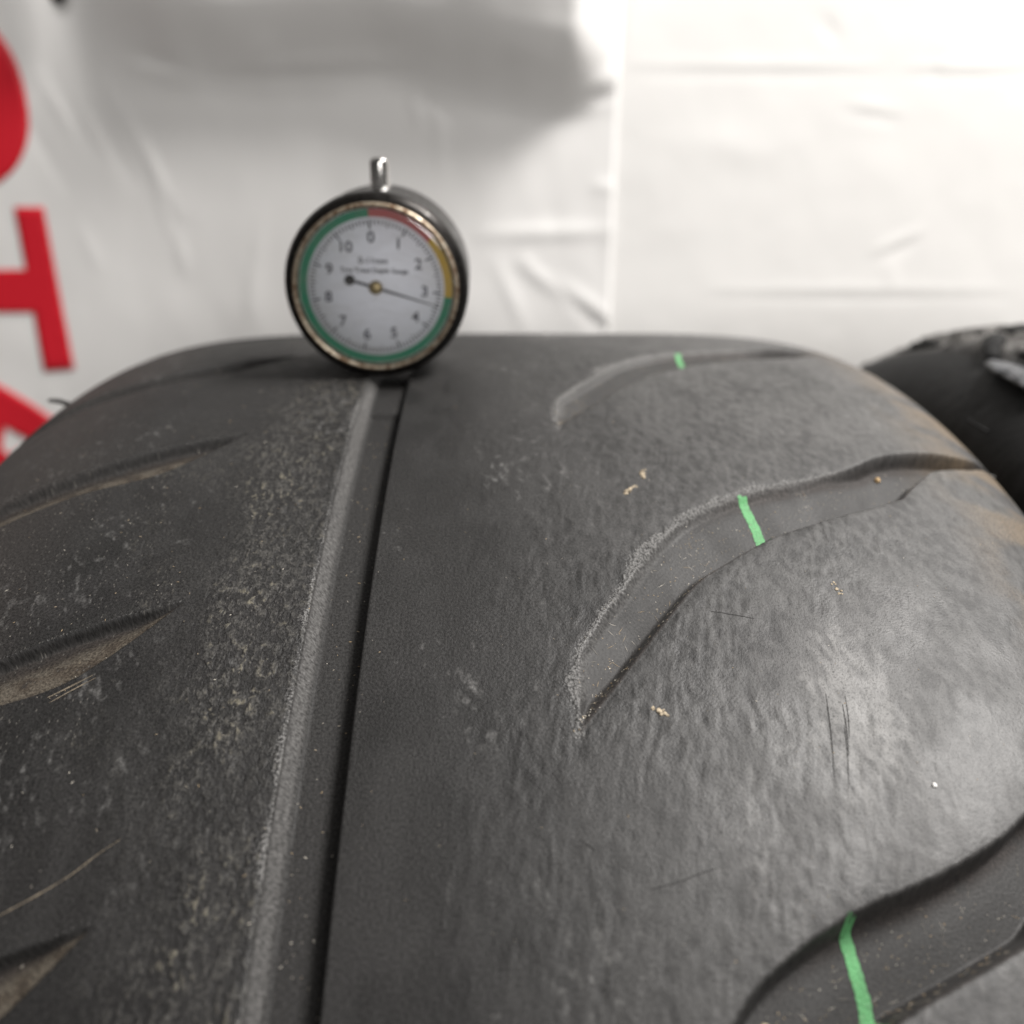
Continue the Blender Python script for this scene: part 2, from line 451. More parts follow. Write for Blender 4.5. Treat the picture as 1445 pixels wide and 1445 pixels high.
    wx = 2.2 * (fbm(s * .11, u * .11, 71, 2) - .5); wy = 2.2 * (fbm(s * .11, u * .11, 72, 2) - .5)
    ca, sa = math.cos(.33), math.sin(.33)
    s2, u2 = ca * (s + wx) - sa * (u + wy), sa * (s + wx) + ca * (u + wy)
    amt = fbm(s * .035, u * .04, 91, 3)
    def ridged(x, y, sd): return 1 - np.abs(2 * vnoise(x, y, sd) - 1)
    # crests run roughly around the tyre, a little askew
    ca, sa = math.cos(.16), math.sin(.16)
    s3, u3 = ca * (s + wx) + sa * (u + wy), -sa * (s + wx) + ca * (u + wy)
    ripn = .38 * ridged(s3 * .21, u3 * .52, 61) + .34 * ridged(s3 * .33 + 7, u3 * .78 + 3, 64) + .28 * fbm(s2 * .6, u2 * .9, 66, 2)
    pebn = .45 * fbm(s2 * .60, u2 * .85, 51, 2) + .30 * fbm((s + wy) * .75 + 3, (u + wx) * .95, 54, 3) + .25 * ridged(s2 * .45, u2 * .62, 57)
    dep += top * (.03 * (fbm(s * .03, u * .05, 3, 2) - .5))
    dep += top * crumb * .55 * (fbm(s * 1.1, u * 1.1, 8, 3) - .55)
    peb = smooth01((u + 66) / 18) * (u < GX0) * (.35 + .65 * smooth01((amt - .35) / .25))
    dep -= top * peb * .40 * (pebn - .5)
    rip = smooth01((u + 16) / 30) * smooth01((104 - u) / 50) * (.45 + .55 * smooth01((amt - .34) / .20))
    dep -= top * rip * .25 * (ripn - .5)
    big = fbm(s * .020, u * .030, 101, 5); mid = fbm(s * .12, u * .22, 111, 4)
    dust_hilite = .6 * fbm(s2 * .55, u2 * 1.1, 121, 3) + .4 * fbm(s * .05, u * .08, 124, 3) + .42 * np.exp(-((s + 121) / 17) ** 2 - ((u - 58) / 7.5) ** 2) * (.5 + fbm(s * .05, u * .9, 127, 2)); clu = fbm(s * .05, u * .075, 131, 4)  # gaussian term paints a highlight patch into the dust mask
    shn = fbm(s * .11, u * .09, 141, 5); dn = fbm(s * .5, u * .4, 151, 4)
    return dep, crumb, dirt_shade, fl, pebn, ripn, big, mid, dust_hilite, clu, shn, dn, wall

def place(s, u, dr, nx, nr, dep):
    """s, u in mm -> world coordinates for a tyre whose mid-plane is X = 0"""
    r = R - dr - dep * 1e-3 * nr
    x = u * 1e-3 - dep * 1e-3 * nx
    th = s * 1e-3 / R
    return np.stack([x, r * np.sin(th), R + r * np.cos(th)], -1)

def build_tread(dense_rows, step_u, coarse_u, field, mat, parent, coarse_n):
    V, Q, A = [], [], []
    off = 0
    full = 2 * math.pi * R * 1e3
    rest = np.linspace(dense_rows[-1], dense_rows[0] + full, coarse_n)
    for rows, st in ((dense_rows, step_u), (rest, coarse_u)):
        U, Dr, nx, nr = profile_samples(st)
        S, UU = np.meshgrid(rows, U * 1e3, indexing='ij')
        f = field(S, UU)
        P = place(S, UU, Dr[None, :], nx[None, :], nr[None, :], f[0])
        V.append(P.reshape(-1, 3)); Q.append(grid_quads(len(rows), len(U), off)); off += S.size
        A.append(np.stack([S.ravel(), UU.ravel(), *[q.ravel() for q in f]], -1))
    V = np.vstack(V); Q = np.vstack(Q); A = np.vstack(A)
    me = np_mesh('tread', V, Q)
    fattr(me, 'su', np.stack([A[:, 0], A[:, 1], A[:, 2]], -1))
    for i, nm in enumerate(('crumb', 'dirt_shade', 'floor_mask', 'pebn', 'ripn', 'big', 'mid', 'dust_hilite', 'clu', 'shn', 'dn', 'wall')):
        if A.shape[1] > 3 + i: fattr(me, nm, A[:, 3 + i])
    return link_mesh('tread', me, mat, parent)

# ---- worn tread rubber
def tread_material():
    t = NT('worn_rubber')
    su = t.attr('su', 'Vector'); xyz = t.sepx(su); s_, u_ = xyz[0], xyz[1]
    crumb, dirt_shade, flo, n_peb, n_rip, big, mid, dust_hilite, clu, shn, dn = [t.attr(k) for k in ('crumb', 'dirt_shade', 'floor_mask', 'pebn', 'ripn', 'big', 'mid', 'dust_hilite', 'clu', 'shn', 'dn')]
    top = t.math('SUBTRACT', 1.0, flo)
    peb = t.math('MULTIPLY', t.ramp(t.math('MULTIPLY_ADD', clu, 30.0, u_), -52, -24), t.ramp(u_, -28.6, -30.0))
    rip = t.math('MULTIPLY', t.ramp(u_, -6, 20), t.ramp(u_, 116, 92))
    leftz = t.ramp(u_, -28, -40)
    # fine relief
    n_mic = t.noise(t.vmul(su, (2.0, 2.0, 0)), 1.0, 2, .68); n_crm = n_mic
    n_p = t.noise(t.vmul(su, (.62, .95, 0)), 1.0, 2.5, .6, .5)
    h = t.math('MULTIPLY', n_mic, t.ramp(u_, -40, 30, .10, .085))
    h = t.math('ADD', h, t.math('MULTIPLY', t.math('MULTIPLY', n_p, t.math('MULTIPLY', peb, top)), .34))
    h = t.math('ADD', h, t.math('MULTIPLY', t.math('MULTIPLY', n_crm, t.math('MULTIPLY', crumb, top)), .38))
    d1, c1 = t.voro(t.vmul(su, (.62, .62, 0)))
    c1s = t.sepx(c1)
    pit = t.math('MULTIPLY', t.ramp(d1, .15, .07), t.math('GREATER_THAN', c1s[0], .62))
    pit = t.math('MULTIPLY', pit, t.math('MULTIPLY', top, t.ramp(u_, 8, 40)))
    nrm = t.bump(h, 1.0, .001)
    # colour
    c = t.mix(t.ramp(big, .34, .66), (.0090, .0087, .0086), (.0145, .0140, .0137))
    c = t.mix(t.math('MULTIPLY', t.ramp(mid, .40, .72), .45), c, (.021, .0203, .0200))
    # grey dust on the right-hand half, with the lamp's sheen painted in
    dust_sheen = t.math('MULTIPLY', t.ramp(u_, -12, 66), t.ramp(t.math('MULTIPLY_ADD', n_rip, .38, dust_hilite), .44, .90))
    c = t.mix(t.math('MULTIPLY', t.math('MULTIPLY', dust_sheen, top), .70), c, (.070, .0685, .067))
    c = t.mix(t.math('MULTIPLY', t.math('MULTIPLY', t.ramp(dust_hilite, .62, 1.0), top), .8), c, (.150, .147, .143))  # pale patch: tread highlight put into the colour, plus stray worn spots
    c = t.mix(t.math('MULTIPLY', t.ramp(n_mic, .50, .66), t.math('MULTIPLY', t.ramp(u_, 0, 60), .6)), c, (.013, .0126, .0124))
    c = t.mix(t.math('MULTIPLY', t.ramp(u_, -70, -98), .5), c, (.028, .0235, .0215))
    # pale dried rubber on the pebbles beside the groove
    pb = t.math('MULTIPLY', t.ramp(t.math('MULTIPLY_ADD', n_peb, .5, n_p), .72, .92), t.math('MULTIPLY', peb, top))
    c = t.mix(t.math('MULTIPLY', pb, t.ramp(clu, .34, .64, .3, .85)), c, (.046, .0442, .041))
    tanf = t.math('MULTIPLY', t.math('MULTIPLY', t.ramp(n_p, .54, .68), t.ramp(dn, .50, .66)), t.math('MULTIPLY', t.math('MULTIPLY', peb, top), t.ramp(clu, .38, .62)))
    c = t.mix(t.math('MULTIPLY', tanf, .6), c, (.125, .113, .084))
    # crumbled lips
    cr = t.math('MULTIPLY', t.ramp(t.math('ADD', crumb, t.math('MULTIPLY', t.math('SUBTRACT', n_crm, .5), 1.1)), .28, .60), t.math('MULTIPLY_ADD', top, .9, .08))
    crc = t.mix(t.ramp(n_crm, .30, .58), (.018, .0175, .017), (.095, .093, .0905))
    c = t.mix(cr, c, crc)
    # groove floors: smoother, paler grey; brown dirt and painted shade
    c = t.mix(t.math('MULTIPLY', flo, .7), c, (.021, .0203, .0198))
    c = t.mix(t.math('MULTIPLY', t.attr('wall'), .8), c, (.082, .080, .078))  # walls turned to the light are painted paler to look lit
    dcol = t.mix(t.ramp(t.math('MULTIPLY_ADD', n_mic, .4, dn), .45, .95), (.036, .027, .019), (.070, .060, .047))
    dcol = t.mix(t.ramp(dirt_shade, .35, .85), (.022, .0145, .010), dcol)  # darker brown towards the far wall: shade put into the dirt colour
    dcol = t.mix(t.ramp(u_, 0, -10), (.026, .019, .016), dcol)
    c = t.mix(t.math('MULTIPLY', t.math('MULTIPLY', dirt_shade, t.ramp(dn, .05, .45)), .85), c, dcol)
    sh = t.math('MULTIPLY', t.math('MULTIPLY', t.ramp(u_, 86, 112), t.ramp(shn, .34, .60)), .85)
    c = t.mix(sh, c, (.105, .078, .050))
    # fine grain everywhere
    c = t.mix(1.0, c, t.ramp(n_mic, .32, .70, .45, 1.7, 'LINEAR'), 'MULTIPLY')
    # flecks of pale dust and straw-coloured grit
    def flecks(sc, thr, size, col, c, mask=None, stretch=(1, 1)):
        d, cc = t.voro(t.vmul(su, (sc * stretch[0], sc * stretch[1], 0)))
        p = t.math('MULTIPLY', t.ramp(d, size, size * .4), t.math('GREATER_THAN', t.sepx(cc)[1], thr))
        if mask is not None: p = t.math('MULTIPLY', p, mask)
        return t.mix(p, c, col)
    clump = t.ramp(clu, .36, .66)
    c = flecks(1.15, .42, .24, (.085, .080, .072), c, t.math('MULTIPLY', t.math('MULTIPLY_ADD', clump, .75, .22), t.math('MULTIPLY_ADD', leftz, .7, .10)), (.62, 1.25))
    c = flecks(.36, .84, .075, (.22, .205, .18), c, t.math('MULTIPLY_ADD', flo, .5, .25))
    d4, c4 = t.voro(t.vmul(su, (1.5, 1.2, 0)))
    c = t.mix(t.math('MULTIPLY', t.math('MULTIPLY', t.ramp(d4, .30, .10), t.math('GREATER_THAN', t.sepx(c4)[0], .55)), t.math('MULTIPLY', t.math('MULTIPLY', top, t.ramp(u_, 10, 55)), t.ramp(clu, .36, .60, .25, .8))), c, (.010, .0097, .0095))
    c = t.mix(t.math('MULTIPLY', pit, .85), c, (.008, .0078, .0076))
    rgh = t.math('MULTIPLY_ADD', t.ramp(mid, .3, .7), .08, .50)
    rgh = t.math('ADD', rgh, t.math('MULTIPLY', dirt_shade, .25))
    rgh = t.math('ADD', rgh, t.math('MULTIPLY', leftz, .06))
    rgh = t.math('ADD', rgh, t.math('MULTIPLY', flo, .10))
    return t.set(Base_Color=c, Roughness=rgh, Specular_IOR_Level=t.ramp(u_, -30, 70, .20, .42), Normal=nrm)

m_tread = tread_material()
def side_material():
    t = NT('sidewall_rubber')
    g = t.n('ShaderNodeTexCoord').outputs['Object']
    return t.set(Base_Color=t.mix(t.noise(g, 40, 5, .6), (.018, .017, .017), (.04, .037, .034)), Roughness=.6, Normal=t.bump(t.noise(g, 500, 3), .3, .0005))
m_side = side_material()

def build_sidewalls(parent, field_drop=BDROP):
    n = 160
    r0 = R - BDROP * (1 - (1 - .99995 ** PN) ** (1 / PM))
    side = [(HALF * .99995, r0), (HALF + .0015, r0 - .008), (HALF + .0012, r0 - .018), (HALF - .002, r0 - .030), (HALF - .008, r0 - .040), (HALF - .014, r0 - .047),
            (HALF - .017, r0 - .052), (HALF - .021, r0 - .054), (HALF - .025, r0 - .052), (HALF - .024, r0 - .040), (HALF - .014, r0 - .020), (HALF - .013, r0 - .004)]
    liner = [(HALF - .013, r0 - .004), (HALF - .018, R - .030), (HALF - .035, R - .020), (0, R - .016), (-(HALF - .035), R - .020), (-(HALF - .018), R - .030), (-(HALF - .013), r0 - .004)]
    def lathe(name, prof):
        P = np.array(prof); a = np.arange(n) * 2 * np.pi / n
        V = np.stack([np.broadcast_to(P[None, :, 0], (n, len(P))), P[None, :, 1] * np.sin(a)[:, None], R + P[None, :, 1] * np.cos(a)[:, None]], -1).reshape(-1, 3)
        return link_mesh(name, np_mesh(name, V, grid_quads(n, len(P), 0, True)), m_side, parent)
    lathe('sidewall', side); lathe('sidewall', [(-x, r) for x, r in side]); lathe('inner_liner', liner)

tyre = empty('tyre')
tag(tyre, 'worn black tyre with green marks in its side grooves, carrying the dial gauge', 'tyre')
rows = np.concatenate([np.arange(-190, 20, .34), np.arange(20, 62, .6), np.arange(62, 125, 1.2)])
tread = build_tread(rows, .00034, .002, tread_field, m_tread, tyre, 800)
build_sidewalls(tyre)

# point on the first tyre's surface, for small things that lie on it
def on_tread(s, u, lift=0.0):
    S = np.atleast_1d(np.array(s, float)); U = np.atleast_1d(np.array(u, float))
    e = 1e-5
    dr = drop(U * 1e-3); dd = (drop(U * 1e-3 + e) - drop(U * 1e-3 - e)) / (2 * e)
    q = np.sqrt(1 + dd * dd)
    return place(S, U, dr, dd / q, 1 / q, tread_field(S, U)[0] - lift)

# ---- green paint stripes across the right-hand grooves
tg = NT('green_paint')
g = tg.n('ShaderNodeTexCoord').outputs['Object']
tg.set(Base_Color=tg.mix(tg.ramp(tg.noise(g, 900, 5, .75), .48, .72), (.080, .27, .100), (.055, .15, .065)), Roughness=.65, Normal=tg.bump(tg.noise(g, 1800, 3, .7), .6, .0004))
def stripe(k, path, w0, w1):
    s0 = -128.1 + PITCH_R * k; n = 60
    path = np.array(path, float); tt = np.linspace(0, 1, n)
    kk = np.linspace(0, 1, len(path))
    S = np.interp(tt, kk, path[:, 0]) + s0; U = np.interp(tt, kk, path[:, 1])
    for _ in range(6):
        U[1:-1] = (U[:-2] + 2 * U[1:-1] + U[2:]) / 4
    V = []
    w = np.linspace(w0, w1, n) * (1 + .10 * np.sin(np.arange(n) * .9 + k) * np.cos(np.arange(n) * .37))
    cols = 7
    for j in range(cols):
        V.append(on_tread(S + .2 * np.sin(j * 1.3 + k), U + w * (j / (cols - 1) - .5), 0.07))
    V = np.stack(V, 1).reshape(-1, 3)
    o = link_mesh('paint_stripe', np_mesh('paint_stripe', V, grid_quads(n, cols)), tg.m, tyre)
    o['label'] = 'bright green painted mark across a side groove'
stripe(0, [(58.2, 50.2), (54, 51.0), (50, 51.8), (46.5, 52.1), (44.2, 52.2)], 1.9, 2.0)
stripe(-1, [(58.9, 50.9), (53, 51.9), (49, 52.5), (46, 52.4), (44.4, 52.2)], 1.8, 2.1)
stripe(1, [(58.2, 50.3), (54, 50.4), (50, 50.6), (46, 50.3), (44.2, 50.0)], 1.5, 1.8)

# ------------------------------------------------------------------ second tyre, close on the right
def rough_field(s, u):
    wx = 8 * (fbm(s * .05, u * .05, 301, 3) - .5); wy = 8 * (fbm(s * .05, u * .05, 302, 3) - .5)
    n1 = fbm((s + wx) * .035, (u + wy) * .06, 201, 4); n2 = fbm((s + wy) * .10, (u + wx) * .16, 211, 4); n3 = fbm(s * .6, u * .6, 221, 3)
    dep = -1.9 * smooth01((n1 - .46) / .10) - 1.6 * smooth01((n2 - .52) / .07) * smooth01((n1 - .35) / .25) + .25 * (n3 - .5)
    fade = smooth01((u + 107) / 10)
    dep = dep * (.06 + .94 * fade)
    return dep, np.clip(-dep / 3, 0, 1) * fade, n2, fade
def rough_material():
    t = NT('torn_rubber')
    su = t.attr('su', 'Vector'); cr = t.attr('crumb')
    n = t.noise(t.vmul(su, (.25, .25, 0)), 1.0, 6, .7); f = t.noise(t.vmul(su, (1.3, 1.3, 0)), 1.0, 4, .7)
    fd = t.attr('floor_mask')
    c = t.mix(t.ramp(n, .35, .7), (.004, .004, .0042), (.010, .010, .0102))
    c = t.mix(t.math('MULTIPLY', fd, t.ramp(n, .3, .65)), c, (.060, .055, .050))
    c = t.mix(t.math('MULTIPLY', t.ramp(cr, .3, .9), .6), c, (.070, .065, .060))
    return t.set(Base_Color=c, Roughness=t.mix(fd, .62, t.ramp(n, .3, .7, .30, .5)), Specular_IOR_Level=t.ramp(fd, 0, 1, .12, .4), Normal=t.bump(t.math('ADD', t.math('MULTIPLY', n, .8), t.math('MULTIPLY', f, .35)), 1.0, .001))
m_torn = rough_material()
SHIFT = 0.2505
tyre2 = empty('tyre', (SHIFT, 0.004, 0))
tag(tyre2, 'glossy black tyre with torn rubber lumps, partly hidden at the right edge', 'tyre')
build_tread(np.concatenate([np.arange(-120, 20, 1.0), np.arange(20, 125, 1.5)]), .0010, .003, rough_field, m_torn, tyre2, 400)
build_sidewalls(tyre2)

def lump(name, pts, radii, mat, parent, seed, flat=.55, rough=.35, seg=14):
    """an irregular rolled rubber strip following points"""
    rng = random.Random(seed)
    bm = bmesh.new(); rings = []
    P = [Vector(p) for p in pts]
    # resample
    Q, Rr = [], []
    for i in range(len(P) - 1):
        for k in range(5):
            t = k / 5; Q.append(P[i].lerp(P[i + 1], t)); Rr.append(radii[i] * (1 - t) + radii[i + 1] * t)
    Q.append(P[-1]); Rr.append(radii[-1])
    for i, (q, r) in enumerate(zip(Q, Rr)):
        d = (Q[min(i + 1, len(Q) - 1)] - Q[max(i - 1, 0)]).normalized()
        a = d.cross(Vector((0, -.35, 1))).normalized(); b = a.cross(d)
        rings.append([bm.verts.new(q + (a * math.cos(2 * math.pi * k / seg) + b * flat * math.sin(2 * math.pi * k / seg)) * r * (1 + rough * (rng.random() - .5))) for k in range(seg)])
    for A, B in zip(rings, rings[1:]):
        for k in range(seg): bm.faces.new((A[k], A[(k + 1) % seg], B[(k + 1) % seg], B[k]))
    bm.faces.new(rings[0][::-1]); bm.faces.new(rings[-1])
    bmesh.ops.recalc_face_normals(bm, faces=bm.faces[:])
    o = bm_obj(name, bm, mat, parent, True)
    ss = o.modifiers.new('round', 'SUBSURF'); ss.levels = 1; ss.render_levels = 2
    return o
def on_tyre2(s, u, lift):
    U = np.array([u], float); dr = drop(U * 1e-3)
    p = place(np.array([s], float), U, dr, np.zeros(1), np.ones(1), np.array([-lift]))[0]
    return tuple(p)
m_flap = NT('shiny_rubber'); g = m_flap.n('ShaderNodeTexCoord').outputs['Object']
fn = m_flap.noise(g, 420, 4, .7)
m_flap.set(Base_Color=m_flap.mix(m_flap.ramp(fn, .4, .7), (.02, .022, .026), (.12, .125, .135)), Roughness=.32, Normal=m_flap.bump(fn, .8, .001)); m_flap = m_flap.m

o = lump('rubber_flap', [on_tyre2(30, -106, .6), on_tyre2(24, -107.5, 2.6), on_tyre2(17, -108.6, 3.6), on_tyre2(8, -108.6, 3.4), on_tyre2(-4, -107, 2.6), on_tyre2(-14, -105, 1.0)], [.0012, .0030, .0042, .0044, .0046, .003], m_flap, tyre2, 5, .34, .55)
o['label'] = 'shiny blue-grey torn rubber flap'
lump('rubber_flap', [on_tyre2(56, -92, .5), on_tyre2(48, -97, 2.6), on_tyre2(40, -101.5, 3.0), on_tyre2(31, -105.5, 1.6)], [.0018, .0032, .0034, .0020], m_torn, tyre2, 8, .7, .5)
lump('rubber_flap', [on_tyre2(118, -98, .0), on_tyre2(108, -98.5, 1.1), on_tyre2(96, -98, 1.3), on_tyre2(84, -99.5, .4)], [.0012, .0022, .0026, .0012], m_torn, tyre2, 9, .55, .6)
lump('rubber_flap', [on_tyre2(74, -86, .0), on_tyre2(62, -86.5, 2.0), on_tyre2(50, -85, 2.2), on_tyre2(40, -84, .4)], [.002, .0040, .0040, .002], m_torn, tyre2, 12, .55, .6)
lump('rubber_flap', [on_tyre2(30, -98, .0), on_tyre2(22, -97.5, 2.0), on_tyre2(12, -95, 2.6), on_tyre2(0, -94, .4)], [.002, .0045, .0048, .003], m_torn, tyre2, 14, .5, .6)
lump('rubber_whisker', [on_tyre2(-3, -119, .2), (-.1232, on_tyre2(3, -120, 0)[1], on_tyre2(3, -120, 0)[2] + .004)], [.0006, .0004], m_torn, tyre2, 15, .8, .2, 8)

# ------------------------------------------------------------------ marks and whiskers on the first tyre
def mark(name, pts, w, mat, lift=.05, seed=1):
    rng = np.random.default_rng(seed); n = 40
    P = curve(np.array(pts, float), 8); kk = np.linspace(0, 1, len(P)); tt = np.linspace(0, 1, n)
    S = np.interp(tt, kk, P[:, 0]); U = np.interp(tt, kk, P[:, 1])
    dS, dU = np.gradient(S), np.gradient(U); q = np.hypot(dS, dU)
    ww = w * (.35 + .65 * np.sin(np.pi * np.clip(tt * .96 + .02, 0, 1))) * rng.uniform(.45, 1.1, n)
    V = np.stack([on_tread(S - k * ww * dU / q, U + k * ww * dS / q, lift) for k in (-.5, 0, .5)], 1).reshape(-1, 3)
    return link_mesh(name, np_mesh(name, V, grid_quads(n, 3)), mat, tyre)
m_tan = plain('tan_scrape', (.115, .095, .07), .8, 0, .3, .35, 900)
m_dark = plain('dark_scuff', (.014, .0135, .013), .7, 0, .3)
mark('scrape', [(-144.8, -51.3), (-147, -54), (-149.9, -57.0), (-152.6, -60.8), (-155.3, -65.2), (-158, -70)], .26, m_tan)['label'] = 'long thin tan scratch on the left of the tread'
mark('scrape', [(-116.3, -63.2), (-118.5, -66.2), (-120.6, -69.3)], .35, m_tan, seed=3)
mark('scrape', [(-116.9, -62.6), (-119, -65.4), (-121.6, -68.7)], .25, m_tan, seed=4)
for k, (a, b, w) in enumerate([((-120.5, 54.6), (-135.4, 52.6), .30), ((-122.5, 56.8), (-131.8, 55.6), .22), ((-126.3, 56.2), (-137.4, 54.3), .18), ((-121.0, 57.6), (-128.8, 56.4), .15)]):
    mark('scuff_mark', [a, ((a[0] + b[0]) / 2, (a[1] + b[1]) / 2 + .15), b], w, m_dark, seed=20 + k)
for k, (a, b, w) in enumerate([((-145.5, 14.5), (-146.6, 16.2), .5), ((-151.5, 27), (-149.2, 33.5), .22), ((-152.3, 23.5), (-151.4, 27.5), .2), ((-134.5, 10.5), (-136.9, 12.0), .22), ((-103.0, 38.5), (-104.8, 46), .22)]):
    mark('scuff_mark', [a, ((a[0] + b[0]) / 2 + .1, (a[1] + b[1]) / 2), b], w, m_dark, seed=40 + k)

def whisker(s, u, vec, L, r, seed):
    p = Vector(on_tread(s, u, -.2)[0]); v = Vector(vec).normalized() * L
    pts = [p, p + v * .45 + Vector((0, 0, .0004)), p + v]
    lump('rubber_whisker', pts, [r, r * .8, r * .6], m_side, tyre, seed, .9, .3, 8)
whisker(-3, -108.5, (-1, .1, .18), .0058, .0009, 3)
whisker(-37.4, 115.3, (.5, -.5, .15), .0024, .0006, 4)

# ---- loose dirt lying on the tread
m_straw = plain('dry_mud', (.25, .21, .155), .95, 0, .05, .5, 1800)
m_peb = plain('tan_stone', (.42, .29, .15), .7, 0, .3, .25, 1200)
def crumb_obj(name, s, u, sx, sy, sz, mat, seed, rot=0.0, n=1, spread=0.0):
    """a small irregular flake or stone resting on the tread"""
    rng = random.Random(seed); bm = bmesh.new()
    for q in range(n):
        ds, du_ = (rng.uniform(-1, 1) * spread, rng.uniform(-1, 1) * spread * .5) if q else (0, 0)
        cr_, sr_ = math.cos(rot), math.sin(rot)
        P = Vector(on_tread(s + ds * cr_ - du_ * sr_, u + ds * sr_ + du_ * cr_, 0)[0]); k = 1 if q == 0 else rng.uniform(.35, .8)
        th = s * 1e-3 / R
        M = Matrix.Translation(P + Vector((0, 0, sz * .35 * k))) @ Matrix.Rotation(-th, 4, 'X') @ Matrix.Rotation(-rot + rng.uniform(-.3, .3), 4, 'Z') @ Matrix.Diagonal((sx * k, sy * k, sz * k, 1))
        r_ = bmesh.ops.create_icosphere(bm, subdivisions=2, radius=.5)
        for v in r_['verts']:
            v.co *= rng.uniform(.62, 1.25); v.co = M @ v.co
    return bm_obj(name, bm, mat, None, True)
for a in [('mud_flake', -62.2, 31.2, .0011, .0019, .00018, m_straw, 1, .15, 11, 1.5, 'upper tan mud flake in the middle of the tread, above the marked groove'),
          ('mud_flake', -68.4, 28.2, .0008, .0022, .00018, m_straw, 2, .45, 11, 1.8, 'lower elongated tan mud flake beside another, above the marked groove'),
          ('mud_flake', -123.9, 27.7, .0010, .0011, .00018, m_straw, 3, -.7, 10, 1.5, 'tan mud flake below the tip of the marked middle groove'),
          ('mud_flake', -97.5, 61.9, .0007, .0008, .00015, m_straw, 5, -.5, 8, 1.6, 'faint tan mud flake right of the middle groove')]:
    tag(crumb_obj(*a[:-1]), a[-1], 'mud', 'mud flakes on the tread')
tag(crumb_obj('pebble', -56.3, 82.6, .0014, .0013, .0012, m_peb, 7), 'small round tan stone lodged at the dark end of the middle groove', 'stone')
tag(crumb_obj('white_crumb', -136.7, 67.3, .0008, .0008, .0005, plain('white_chip', (.75, .74, .72), .6), 8), 'tiny white chip on the grey right side of the tread', 'chip')
tag(crumb_obj('mud_flake', -168.4, 38.2, .0013, .0008, .0004, m_straw, 11, .1), 'tan crumb on the floor of the nearest groove, by the bottom edge', 'mud', 'mud flakes on the tread')

# fine grit nobody could count: grains and straw fibres on groove floors and tread
def grit():
    rng = np.random.default_rng(12); V, Q = [], []
    pts = []
    def add(s, u, L, w, a): pts.append((s, u, L, w, a))
    base = curve(GL, 4)
    for k in (-1, 0, 1):
        s0 = -128.1 + PITCH_R * k
        idx = rng.integers(0, len(base) - 12, 170)
        for i in idx:                                          # along the near edge
            add(s0 + base[i, 0] + rng.uniform(.5, 1.6), base[i, 1] - rng.uniform(.2, 1.2), rng.uniform(.15, .5), rng.uniform(.12, .3), rng.uniform(0, 3))
        for _ in range(330):                                   # over the floor
            i = rng.integers(2, len(base) - 14); j = np.argmin(np.abs(GUc[:, 1] - base[i, 1])); f = rng.uniform(.1, .8)
            L = rng.uniform(.15, .4) if rng.random() < .8 else rng.uniform(.8, 2.2)
            add(s0 + base[i, 0] * (1 - f) + GUc[j, 0] * f + rng.uniform(-1, 1), base[i, 1] + rng.uniform(-2.2, 2.2), L, rng.uniform(.08, .24) if L < .6 else .07, rng.uniform(0, 3))
    for _ in range(90):
        add(rng.uniform(-175, -32), rng.uniform(GX0 + 2.5, GX1 - .6), rng.uniform(.15, .7), rng.uniform(.07, .2), rng.uniform(0, 3))
    for _ in range(200):
        add(rng.uniform(-172, -10), rng.uniform(-100, GX0), rng.uniform(.2, .8), rng.uniform(.06, .18), rng.uniform(0, 3))
    for _ in range(170):
        add(rng.uniform(-172, -10), rng.uniform(GX1, 100), rng.uniform(.15, .5), rng.uniform(.06, .16), rng.uniform(0, 3))
    A = np.array(pts)
    C0 = on_tread(A[:, 0], A[:, 1], .05)
    ds = np.stack([np.cos(A[:, 4]), np.sin(A[:, 4])], -1) * A[:, 2:3] * .5
    dw = np.stack([-np.sin(A[:, 4]), np.cos(A[:, 4])], -1) * A[:, 3:4] * .5
    C1 = on_tread(A[:, 0] + ds[:, 0], A[:, 1] + ds[:, 1], .06); C2 = on_tread(A[:, 0] - ds[:, 0], A[:, 1] - ds[:, 1], .06)
    W1 = on_tread(A[:, 0] + dw[:, 0], A[:, 1] + dw[:, 1], .06); W2 = on_tread(A[:, 0] - dw[:, 0], A[:, 1] - dw[:, 1], .06)
    T = on_tread(A[:, 0], A[:, 1], .06) + np.array([0, 0, 1]) * (A[:, 3:4] * .6e-3)
    n = len(A); V = np.concatenate([C1, W1, C2, W2, T, C0]); ar = np.arange(n)
    F = []
    for a, b in ((0, 1), (1, 2), (2, 3), (3, 0)): F.append(np.stack([a * n + ar, b * n + ar, 4 * n + ar], -1))
    me = np_mesh('grit', V, np.concatenate(F))
    fattr(me, 'tone', np.tile(rng.random(n), 6))
    tt = NT('grit_dust'); tone = tt.attr('tone')
    c = tt.mix(tt.ramp(tone, .3, .75, interp='LINEAR'), (.17, .155, .13), (.26, .19, .11)); c = tt.mix(tt.math('GREATER_THAN', tone, .82), c, (.40, .37, .32))
    tt.set(Base_Color=c, Roughness=.8)
    return tag(link_mesh('grit', me, tt.m, None, False), 'fine tan grit and straw fibres scattered over the tread', 'grit', None, 'stuff')
grit()

# ------------------------------------------------------------------ dial tread depth gauge
GC = Vector((-0.0275, -0.0100, CROWN + 0.0219))       # centre of the dial, front plane
gauge = empty('depth_gauge', (GC.x, 0.0, CROWN), (0, 0, 0))
tag(gauge, 'round dial tyre tread depth gauge with chrome plunger stem, standing on the worn tyre', 'gauge')
gdial = GC - Vector(gauge.location)

